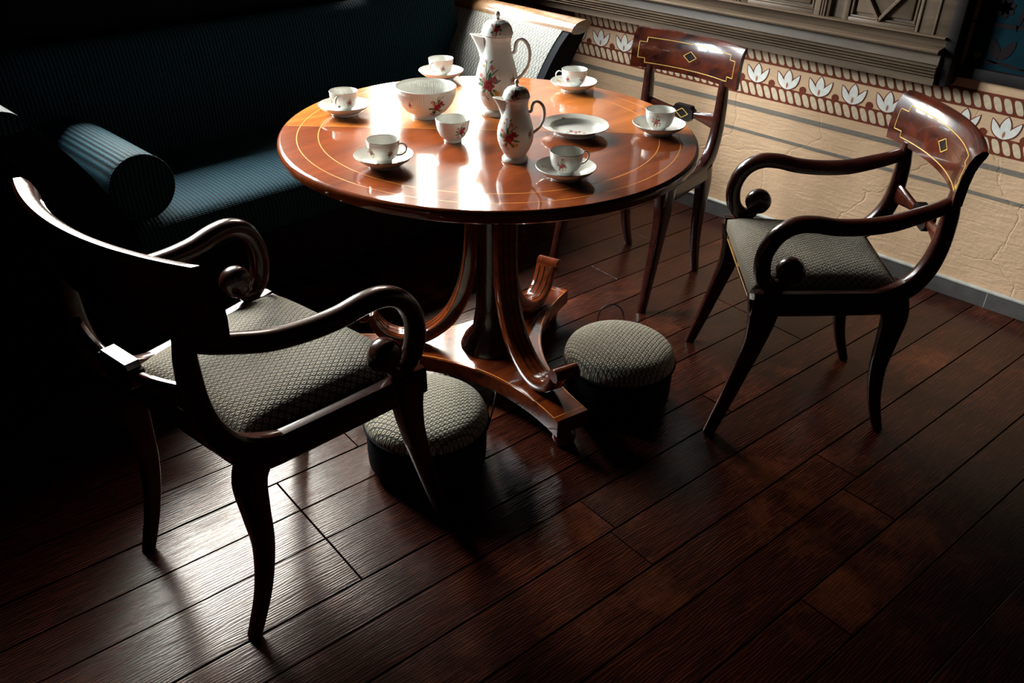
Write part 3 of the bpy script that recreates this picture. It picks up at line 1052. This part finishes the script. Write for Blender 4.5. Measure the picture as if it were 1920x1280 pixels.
turned('bowl_body', [(0.0, 0.005), (0.016, 0.005), (0.0195, 0.0), (0.0225, 0.0), (0.0225, 0.006), (0.031, 0.014), (0.0385, 0.029), (0.0420, 0.046), (0.0438, 0.056), (0.0426, 0.0572), (0.0405, 0.046), (0.0365, 0.030), (0.029, 0.0165), (0.018, 0.010), (0, 0.009)], 240, small,
       [0.085, (CAMDIR + 0.62, bouquet(0, 0.032, 0.0075, 6)), (CAMDIR - 2.2, bouquet(0, 0.032, 0.0075, 7))], ribs=60, rib_amp=0.018, rib_range=(0.008, 0.050))

# deep plate
plate = thing('serving_plate', 'shallow white lobed porcelain plate with a pink flower spray in its centre', 'plate', (0.150, -0.168, TZ), RIGHT)
pb = [(0.0, -0.018, 0.010, 'pink'), (0.010, -0.020, 0.006, 'pink'), (-0.012, -0.016, 0.006, 'rose'), (0.012, -0.012, 0.008, 'l40'), (-0.012, -0.006, 0.008, 'l130'), (0.000, -0.030, 0.008, 'l260'), (0.022, -0.026, 0.006, 'pink'), (-0.020, -0.024, 0.007, 'l200'),
      (-0.030, 0.062, 0.004, 'rose'), (-0.024, 0.063, 0.004, 'l10'), (-0.070, -0.012, 0.004, 'pink'), (-0.068, -0.006, 0.004, 'l80')]
turned('plate_body', [(0.0, 0.004), (0.046, 0.004), (0.050, 0.0), (0.054, 0.0), (0.054, 0.004), (0.066, 0.015), (0.080, 0.0195), (0.0875, 0.0225), (0.0870, 0.0245), (0.080, 0.0225), (0.065, 0.0185), (0.055, 0.0100), (0.046, 0.0080), (0.0, 0.0078)], 200, plate, plan_blobs=pb, lobes=6, lobe_amp=0.022)


def pot(name, label, loc, s, seed, girth):
    r = thing(name, label, 'coffee pot', loc, RIGHT, group='coffee pots on the round table')
    r.scale = (girth, girth, 1.0)
    # handle along +x, spout along -x (profile authored for the tall pot, 0.27 m)
    P = [(0.0, 0.006), (0.028, 0.006), (0.033, 0.0), (0.0375, 0.0), (0.0385, 0.006), (0.036, 0.012), (0.031, 0.017), (0.033, 0.024), (0.043, 0.045), (0.0505, 0.070), (0.0525, 0.092), (0.050, 0.115), (0.043, 0.142), (0.0365, 0.165), (0.0335, 0.185),
         (0.0345, 0.200), (0.037, 0.208), (0.0375, 0.211), (0.035, 0.212), (0.032, 0.205), (0.030, 0.190)]
    vd = CAMDIR - RIGHT
    bl = [(vd - 0.42, bouquet(0, 0.090, 0.0155, seed)), (vd - 0.55, [(0, 0.132, 0.022, 's100'), (-0.008, 0.150, 0.005, 'pink'), (0.008, 0.150, 0.006, 'l60'), (-0.012, 0.138, 0.004, 'yellow')]),
          (vd + 0.9, bouquet(0, 0.10, 0.005, seed + 1)), (vd + PI, bouquet(0, 0.09, 0.012, seed + 2))]
    scl = lambda L: [(a[0] * s, a[1] * s) for a in L]
    sb = lambda B: [(ac, [(q[0] * s, q[1] * s, q[2] * s, q[3]) for q in L]) for ac, L in B]
    turned('pot_body', scl(P), 288, r, sb(bl), ribs=72, rib_amp=0.016, rib_range=(0.024 * s, 0.20 * s))
    LP = [(0.031, 0.2125), (0.0385, 0.2125), (0.0395, 0.2155), (0.0375, 0.222), (0.0335, 0.234), (0.026, 0.244), (0.015, 0.250), (0.006, 0.2515), (0.0042, 0.253), (0.004, 0.257), (0.0, 0.257)]
    lid = turned('pot_lid', scl(LP), 216, r, sb([(vd - 0.1, bouquet(0, 0.231, 0.007, seed + 3)), (vd + 1.4, bouquet(0, 0.231, 0.005, seed + 5))]), ribs=54, rib_amp=0.018, rib_range=(0.217 * s, 0.249 * s))
    o = MB(); o.ball((0, 0, 0.2635 * s), 0.0075 * s, 0.85, 0.85, 1.2); o.build('lid_finial', 'china', lid, col=np.tile(WHITE, (len(o.v), 1)))
    # beak spout
    n = 14
    rows = []
    for t in np.linspace(0, 1, 12):
        z = 0.138 + 0.070 * t
        xo = -(0.041 + 0.027 * t ** 1.7)          # outer keel
        xi = -np.interp(z, [0.138, 0.165, 0.185, 0.208], [0.042, 0.034, 0.031, 0.035])
        w = 0.010 + 0.010 * t
        ring = []
        for q in np.linspace(-1, 1, n):
            f = 1 - abs(q) ** 1.6
            ring.append((xi + (xo - xi) * f, q * w, z + 0.004 * f * t))
        rows.append(ring)
    rows_in = [[(x * 0.95 + 0.001, y * 0.86, z) for x, y, z in rg] for rg in rows[::-1]]
    o = MB(); o.grid(np.array(rows + rows_in) * s)
    o.build('pot_spout', 'china', r, col=np.tile(WHITE, (len(o.v), 1)))
    pth = cr(np.array([(0.036, 0, 0.170), (0.0395, 0, 0.166), (0.045, 0, 0.172), (0.046, 0, 0.186), (0.052, 0, 0.199), (0.064, 0, 0.200), (0.076, 0, 0.187), (0.081, 0, 0.165), (0.079, 0, 0.140), (0.070, 0, 0.117), (0.058, 0, 0.102), (0.0515, 0, 0.096), (0.047, 0, 0.090)]) * s, 5)
    china_bar('pot_handle', r, pth, 0.0056 * s, 0.0046 * s, (0, 1, 0))
    return r


pot('coffee_pot', 'tall white fluted coffee pot with domed lid and red rose bouquet', (0.115, 0.092, TZ), 1.0, 11, 1.08)
pot('milk_pot', 'smaller lidded porcelain pot standing in front of the tall one', (-0.116, -0.205, TZ), 0.71, 17, 1.16)


# ------------------------------------------------------------------ chairs
def seat_mesh(xf, xr, yf, yr, z0, dome, mat, parent):
    """Drop-in seat, a trapezoid with a soft crown and rolled front."""
    o = MB()
    n = 26
    us = np.linspace(-1, 1, n); vs_ = np.linspace(0, 1, n)
    P = np.zeros((n, n, 3))
    for i, v in enumerate(vs_):
        x = xf + (xr - xf) * v; hw = yf + (yr - yf) * v
        for j, u in enumerate(us):
            e = (1 - abs(u) ** 5) * (1 - abs(2 * v - 1) ** 5)
            P[i, j] = (x, u * hw, z0 + dome * e ** 0.6 + 0.006 * (1 - (2 * v - 1) ** 2) * (1 - u * u))
    o.grid(P)
    # skirt
    ring = [P[0, j] for j in range(n)] + [P[i, -1] for i in range(1, n)] + [P[-1, j] for j in range(n - 2, -1, -1)] + [P[i, 0] for i in range(n - 2, 0, -1)]
    ring = np.array(ring)
    o.grid(np.array([ring, ring - np.array([0, 0, 0.03])]), False, True)
    return o.build('seat', mat, parent, angle=70)


def chair(name, label, loc, rz, sx=1.0, sy=1.0, sz=1.0, arms=True, group=None):
    t = thing(name, label, 'chair', loc, rz, group)
    FR = 0.2475
    YF, YR = 0.2500, 0.1850

    def side(s_, z, sg):
        y = YF - (YF - YR) * (s_ / 0.495)
        return ((FR - s_) * sx, sg * y * sy, z * sz)

    def spts(L, sg): return np.array([side(s_, z, sg) for s_, z in L])
    LAT = (0.0, 1.0, 0.0)
    for sg in (1, -1):
        o = MB()
        p = cr(spts([(0.090, 0.436), (0.092, 0.372), (0.083, 0.30), (0.063, 0.215), (0.034, 0.105), (0.004, 0.0)], sg), 6)
        p[-1][2] = 0.0
        o.sweep(p, LAT, lerp_list([0.021, 0.021, 0.019, 0.017, 0.015, 0.013], len(p)), lerp_list([0.046, 0.036, 0.027, 0.022, 0.018, 0.015], len(p)), n=14, e=4)
        for i_, q in enumerate(o.v):
            if q[2] < 0: o.v[i_] = (q[0], q[1], 0.0)
        o.build('leg', 'mahogany', t)
        o = MB()
        p = cr(spts([(0.425, 0.43), (0.446, 0.375), (0.445, 0.30), (0.442, 0.21), (0.458, 0.105), (0.492, 0.0)], sg), 6)
        o.sweep(p, LAT, lerp_list([0.020, 0.019, 0.018, 0.016, 0.014, 0.012], len(p)), lerp_list([0.042, 0.034, 0.027, 0.021, 0.017, 0.014], len(p)), n=14, e=4)
        for i_, q in enumerate(o.v):
            if q[2] < 0: o.v[i_] = (q[0], q[1], 0.0)
        o.build('leg', 'mahogany', t)
        o = MB()
        p = cr(spts([(0.055, 0.418), (0.15, 0.416), (0.27, 0.416), (0.38, 0.417), (0.44, 0.420)], sg), 6)
        o.sweep(p, LAT, 0.019, lerp_list([0.034, 0.034, 0.034, 0.034, 0.032], len(p)), n=14, e=5)
        o.build('side_rail', 'mahogany', t)
        o = MB()
        p = cr(spts([(0.365, 0.425), (0.420, 0.436), (0.466, 0.464), (0.497, 0.514), (0.512, 0.575), (0.515, 0.650), (0.513, 0.690), (0.513, 0.724)], sg), 6)
        o.sweep(p, LAT, lerp_list([0.018, 0.019, 0.019, 0.018, 0.017, 0.016, 0.015], len(p)), lerp_list([0.022, 0.026, 0.026, 0.024, 0.022, 0.019, 0.016, 0.013], len(p)), n=14, e=4)
        o.build('back_post', 'mahogany', t)
        if arms:
            o = MB()
            p = cr(spts([(0.514, 0.694), (0.480, 0.675), (0.430, 0.656), (0.370, 0.637), (0.300, 0.628), (0.235, 0.628), (0.180, 0.636), (0.135, 0.634), (0.098, 0.614), (0.074, 0.578), (0.066, 0.535), (0.074, 0.492), (0.098, 0.466), (0.124, 0.468), (0.138, 0.486)], sg), 6)
            nrm = lerp_list([0.016, 0.018, 0.020, 0.021, 0.021, 0.021, 0.021, 0.021, 0.021, 0.021, 0.021, 0.021, 0.020, 0.016, 0.011], len(p))
            o.sweep(p, LAT, lerp_list([0.017, 0.020, 0.022, 0.022, 0.022, 0.021], len(p)), nrm, n=16, e=2.5)
            arm = o.build('arm', 'mahogany', t)
            o = MB()
            c = side(0.142, 0.508, sg)
            w = 0.026
            o.sweep([(c[0], c[1] + k * w, c[2]) for k in (-1, -0.92, -0.7, -0.3, 0.3, 0.7, 0.92, 1)], (1, 0, 0), np.array([0.012, 0.024, 0.033, 0.0375, 0.0375, 0.033, 0.024, 0.012]), np.array([0.012, 0.024, 0.033, 0.0375, 0.0375, 0.033, 0.024, 0.012]), n=22, e=2)
            o.build('scroll_end', 'mahogany', arm)
    # seat rails
    xf = (FR - 0.062) * sx
    yw = (YF - 0.012) * sy
    o = MB(); o.box(xf - 0.03, xf, -yw + 0.012, yw - 0.012, 0.386 * sz, 0.448 * sz, 0.004)
    fr = o.build('front_rail', 'mahogany', t)
    o = MB()
    for zz in (0.397, 0.437):
        o.box(xf, xf + 0.0008, -yw + 0.045, yw - 0.045, zz * sz - 0.0011, zz * sz + 0.0011)
    for yy in (-yw + 0.045, yw - 0.045):
        o.box(xf, xf + 0.0008, yy - 0.0011, yy + 0.0011, 0.397 * sz, 0.437 * sz)
    for yy in (-0.012, 0.012):
        o.box(xf, xf + 0.0008, yy - 0.001, yy + 0.001, 0.407 * sz, 0.427 * sz)
    for zz in (0.407, 0.427):
        o.box(xf, xf + 0.0008, -0.012, 0.012, zz * sz - 0.001, zz * sz + 0.001)
    o.build('stringing', 'gold', fr, smooth=False)
    xr = (FR - 0.44) * sx
    o = MB(); o.box(xr - 0.012, xr + 0.018, -0.185 * sy, 0.185 * sy, 0.388 * sz, 0.448 * sz, 0.004)
    o.build('back_rail', 'mahogany', t)
    seat_mesh(xf + 0.004, xr - 0.002, (YF - 0.030) * sy, (YR - 0.012) * sy, 0.449 * sz, 0.038, 'seat', t)

    # crest rail, bowed in plan and rolled back at the top
    HW = 0.258 * sy
    SAG = 0.052 * sx
    cs = [(0.0, 0.712), (0.001, 0.748), (-0.002, 0.785), (-0.008, 0.815), (-0.017, 0.835), (-0.029, 0.846), (-0.042, 0.848), (-0.047, 0.842), (-0.044, 0.832), (-0.036, 0.818), (-0.029, 0.797), (-0.025, 0.765), (-0.024, 0.732), (-0.023, 0.712)]
    xc = (FR - 0.488) * sx

    def crest_pt(y, dx, z): return (xc - SAG * (1 - (y / HW) ** 2) + 0.012 + dx * sx, y, z * sz)
    ys = np.linspace(-HW, HW, 29)
    o = MB()
    o.grid(np.array([[crest_pt(y, dx, z) for dx, z in cs] for y in ys]), False, True)
    n = len(cs)
    o.f += [tuple(range(n)), tuple(28 * n + i for i in reversed(range(n)))]; o.mi += [0, 0]
    crest = o.build('crest_rail', 'crest', t, angle=35)

    def front_dx(z): return np.interp(z, [q[1] for q in cs[:7]], [q[0] for q in cs[:7]])

    def string(poly, wd=0.0014, mat='gold', nm='stringing'):
        o = MB()
        for a, c in zip(poly[:-1], poly[1:]):
            a, c = np.array(a), np.array(c)
            k = max(2, int(np.linalg.norm(c - a) / 0.012) + 1)
            p = [crest_pt(y, front_dx(z) + 0.0002, z) for y, z in [a + (c - a) * q for q in np.linspace(0, 1, k)]]
            o.sweep(p, (1, 0, 0), 0.0011, wd * 0.75, n=4, e=8)
        o.build(nm, mat, crest, smooth=False)
    h0, h1, w0 = 0.730, 0.818, HW - 0.024
    nx, nz = 0.03 * sy, 0.016
    string([(-w0 + nx, h0), (w0 - nx, h0), (w0 - nx, h0 + nz), (w0, h0 + nz), (w0, h1 - nz), (w0 - nx, h1 - nz), (w0 - nx, h1), (-w0 + nx, h1), (-w0 + nx, h1 - nz), (-w0, h1 - nz), (-w0, h0 + nz), (-w0 + nx, h0 + nz), (-w0 + nx, h0)])
    dw, dh = 0.031 * sy, 0.018
    string([(0, 0.776 + dh), (dw, 0.776), (0, 0.776 - dh), (-dw, 0.776), (0, 0.776 + dh)])
    o = MB()
    q = [(0, 0.776 + dh * 0.86), (dw * 0.86, 0.776), (0, 0.776 - dh * 0.86), (-dw * 0.86, 0.776)]
    pp = [crest_pt(y, front_dx(z) + 0.0006, z) for y, z in q]; pq = [crest_pt(y, front_dx(z) - 0.001, z) for y, z in q]
    o.add(pp + pq, [(0, 1, 2, 3), (4, 7, 6, 5), (0, 4, 5, 1), (1, 5, 6, 2), (2, 6, 7, 3), (3, 7, 4, 0)])
    o.build('diamond_inlay', 'ebony', crest, smooth=False)

    # middle rail with its central tablet
    zc = 0.578
    xm = (FR - 0.512) * sx
    YP = 0.178 * sy
    pth = np.array([(xm - 0.020 * sx * (1 - (y / YP) ** 2), y, zc * sz) for y in np.linspace(-YP, YP, 33)])
    prof_h = np.interp(np.abs(np.linspace(-1, 1, 33)), [0, 0.2, 0.26, 0.32, 0.6, 0.85, 1], [0.012, 0.012, 0.0115, 0.012, 0.019, 0.027, 0.030])
    o = MB(); o.sweep(pth, (1, 0, 0), 0.009, prof_h, n=12, e=3)
    mid = o.build('middle_rail', 'crest', t)
    o = MB()
    tw, th = 0.052 * sy, 0.027
    oc = [(-tw, -th * 0.55), (-tw * 0.84, -th * 0.62), (-tw * 0.72, -th), (tw * 0.72, -th), (tw * 0.84, -th * 0.62), (tw, -th * 0.55), (tw, th * 0.55), (tw * 0.84, th * 0.62), (tw * 0.72, th), (-tw * 0.72, th), (-tw * 0.84, th * 0.62), (-tw, th * 0.55)]
    x0 = xm - 0.020 * sx
    n = len(oc)
    o.add([(x0 + 0.013, a, zc * sz + c) for a, c in oc] + [(x0 - 0.013, a, zc * sz + c) for a, c in oc],
          [tuple(range(n)), tuple(reversed(range(n, 2 * n)))] + [(i, (i + 1) % n, n + (i + 1) % n, n + i) for i in range(n)])
    o.build('tablet', 'ebony', mid, smooth=False)
    o = MB()
    dw, dh = 0.030 * sy, 0.017
    q = [(0, dh), (dw, 0), (0, -dh), (-dw, 0), (0, dh)]
    for a, c in zip(q[:-1], q[1:]):
        o.sweep([(x0 + 0.0133, a[0], zc * sz + a[1]), (x0 + 0.0133, c[0], zc * sz + c[1])], (1, 0, 0), 0.0008, 0.0012, n=4, e=8)
    o.build('stringing', 'gold', mid, smooth=False)
    return t


FH = math.atan2(0.376, -0.322)
chair('armchair', 'dark mahogany scroll-arm chair in front of the painted wall, facing the table', (0.581, -0.679, 0), FH, group='scroll-arm chairs')
LH = math.radians(6.0)
chair('armchair', 'dark mahogany scroll-arm chair seen from behind at the left, nearest the viewer', (-0.818, -0.160, 0), LH, 1.06, 1.06, 1.06, group='scroll-arm chairs')
chair('side_chair', 'armless mahogany side chair with brass-coloured diamond stringing, standing behind the table', (0.857, 0.112, 0), PI, 0.84, 0.86, 0.985, arms=False)


# ------------------------------------------------------------------ footstools
def stool(label, loc, rz):
    t = thing('footstool', label, 'footstool', loc, rz, group='round footstools under the table')
    R = 0.150
    o = MB()
    pr = [(0.0, 0.212), (0.05, 0.211), (0.095, 0.205), (0.128, 0.195), (0.147, 0.182), (0.156, 0.167), (0.159, 0.153), (0.158, 0.145)]
    q = cr(np.array(pr), 3)
    o.lathe([(max(0.0002, r), z) for r, z in q], 64)
    o.build('cushion', 'stool', t, angle=60)
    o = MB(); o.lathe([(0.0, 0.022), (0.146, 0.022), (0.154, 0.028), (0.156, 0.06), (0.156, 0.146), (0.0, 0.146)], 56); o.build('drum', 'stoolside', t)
    o = MB()
    o.sweep([(0.160 * math.cos(a), 0.160 * math.sin(a), 0.145) for a in np.linspace(0, 2 * PI, 49)], (0, 0, 1), 0.0035, 0.0035, n=8, e=2, caps=False)
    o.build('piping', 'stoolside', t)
    for k in range(4):
        a = PI / 4 + k * PI / 2
        o = MB(); o.lathe([(0.0, 0.0), (0.014, 0.0), (0.019, 0.008), (0.017, 0.018), (0.012, 0.023), (0.0, 0.023)], 18, (0.105 * math.cos(a), 0.105 * math.sin(a), 0)); o.build('foot', 'mahogany', t)
    for sg in (1,):
        o = MB()
        p = cr([(sg * 0.155, -0.034, 0.130), (sg * 0.163, -0.040, 0.165), (sg * 0.172, -0.032, 0.205), (sg * 0.178, 0.0, 0.222), (sg * 0.172, 0.032, 0.205), (sg * 0.163, 0.040, 0.165), (sg * 0.155, 0.034, 0.130)], 6)
        o.sweep(p, (1, 0, 0.3), 0.0022, 0.0022, n=8, e=2)
        o.build('handle', 'iron', t)
    return t


stool('round grey patterned footstool to the right of the table pedestal', (0.172, -0.368, 0), math.radians(48))
stool('round grey patterned footstool half hidden by the left armchair', (-0.422, -0.205, 0), math.radians(-43))

# ------------------------------------------------------------------ sofa
sofa = thing('sofa', 'long dark blue upholstered sofa with flared arms under the window wall', 'sofa', (0, 0, 0))
# profile of the right arm in x, z
inner = [(0.86, 0.43), (0.885, 0.50), (0.92, 0.575), (0.965, 0.645), (1.02, 0.712), (1.075, 0.762)]
top = [(1.075, 0.762), (1.085, 0.778), (1.105, 0.790), (1.135, 0.797), (1.165, 0.797), (1.185, 0.789), (1.190, 0.775)]
outer = [(1.180, 0.762), (1.155, 0.725), (1.115, 0.670), (1.07, 0.60), (1.035, 0.51), (1.02, 0.40), (1.015, 0.14)]
Y0, Y1 = 0.66, 1.34


def arm_side(mir):
    fx = (lambda x: x) if not mir else (lambda x: 0.155 - x)
    zz = (lambda z: z) if not mir else (lambda z: z + max(0, z - 0.5) * 0.22)
    body = cr(np.array(inner), 4).tolist() + cr(np.array(outer), 4).tolist() + [[0.88, 0.14]]
    o = MB()
    P = np.array([[(fx(x), y, zz(z)) for x, z in body] for y in (Y0 + 0.035, Y1)])
    o.grid(P, False, True)
    n = len(body)
    o.f += [tuple(range(n)), tuple(n + i for i in reversed(range(n)))]; o.mi += [0, 0]
    o.build('arm', 'sofa' if mir else 'sofa_arm', sofa, angle=50)
    # dark wooden facing on the front of the arm
    o = MB()
    P = np.array([[(fx(x + 0.0), y, zz(z - 0.004)) for x, z in body] for y in (Y0, Y0 + 0.034)])
    o.grid(P, False, True)
    o.f += [tuple(range(n)), tuple(n + i for i in reversed(range(n)))]; o.mi += [0, 0]
    o.build('arm_facing', 'stoolside', sofa, angle=50)
    tp = cr(np.array(top), 4).tolist()
    lowr = [[1.165, 0.752], [1.12, 0.748], [1.085, 0.752]]
    ring = tp + lowr
    n = len(ring)
    o = MB()
    P = np.array([[(fx(x), y, zz(z)) for x, z in ring] for y in (Y0 - 0.012, Y1)])
    o.grid(P, False, True)
    o.f += [tuple(range(n)), tuple(n + i for i in reversed(range(n)))]; o.mi += [0, 0]
    o.build('arm_rail', 'sofa' if mir else 'sofawood', sofa, angle=50)


arm_side(False)
arm_side(True)
o = MB()
sp = [(0.700, 0.330), (0.690, 0.345), (0.682, 0.380), (0.684, 0.420), (0.700, 0.452), (0.730, 0.470), (0.80, 0.479), (0.95, 0.482), (1.15, 0.476), (1.22, 0.470), (1.22, 0.330)]
sp = cr(np.array(sp[:-1]), 4).tolist() + [[1.22, 0.330]]
n = len(sp)
xs = np.linspace(-0.70, 0.855, 60)
o.grid(np.array([[(x, y, z) for y, z in sp] for x in xs]), False, True)
o.f += [tuple(range(n)), tuple(59 * n + i for i in reversed(range(n)))]; o.mi += [0, 0]
o.build('seat_cushion', 'sofa', sofa, angle=50)
o = MB(); o.box(-0.80, 0.96, 0.695, 1.30, 0.13, 0.329, 0.008); o.build('seat_frame', 'stoolside', sofa)
o = MB()
bp = cr(np.array([(1.215, 0.40), (1.205, 0.50), (1.215, 0.62), (1.235, 0.74), (1.255, 0.82), (1.280, 0.848), (1.310, 0.848), (1.330, 0.825), (1.335, 0.70), (1.335, 0.14)]), 4).tolist() + [[1.225, 0.14]]
n = len(bp)
o.grid(np.array([[(x, y, z) for y, z in bp] for x in (-0.86, 1.01)]), False, True)
o.f += [tuple(range(n)), tuple(n + i for i in reversed(range(n)))]; o.mi += [0, 0]
o.build('backrest', 'sofa', sofa, angle=50)
for x in (-0.74, 0.90):
    for y in (0.73, 1.26):
        o = MB(); o.lathe([(0.0, 0.0), (0.018, 0.0), (0.026, 0.03), (0.034, 0.10), (0.034, 0.135), (0.0, 0.135)], 20, (x, y, 0)); o.build('leg', 'ebony', sofa)

bol = thing('bolster_cushion', 'round dark blue bolster lying against the left arm of the sofa', 'bolster', (-0.66, 0.0, 0.4835 + 0.092))
o = MB()
RB = 0.092
ring = [(0.70, 0.02), (0.694, 0.05), (0.693, 0.075), (0.697, 0.088), (0.710, RB), (0.75, RB + 0.001), (0.95, RB + 0.001), (1.12, RB + 0.001), (1.16, RB), (1.174, 0.088), (1.178, 0.07), (1.175, 0.02)]
a = np.linspace(0, 2 * PI, 48, endpoint=False)
o.grid(np.array([[(r * math.cos(q), y, r * math.sin(q)) for q in a] for y, r in ring]), False, True)
n = 48
o.f += [tuple(range(n)), tuple((len(ring) - 1) * n + i for i in reversed(range(n)))]; o.mi += [0, 0]
o.build('cushion_body', 'sofa', bol, angle=60)
o = MB()
o.sweep([(0.0905 * math.cos(q), 0.697, 0.0905 * math.sin(q)) for q in np.linspace(0, 2 * PI, 49)], (0, 1, 0), 0.004, 0.004, n=8, e=2, caps=False)
o.build('piping', 'sofa', bol)
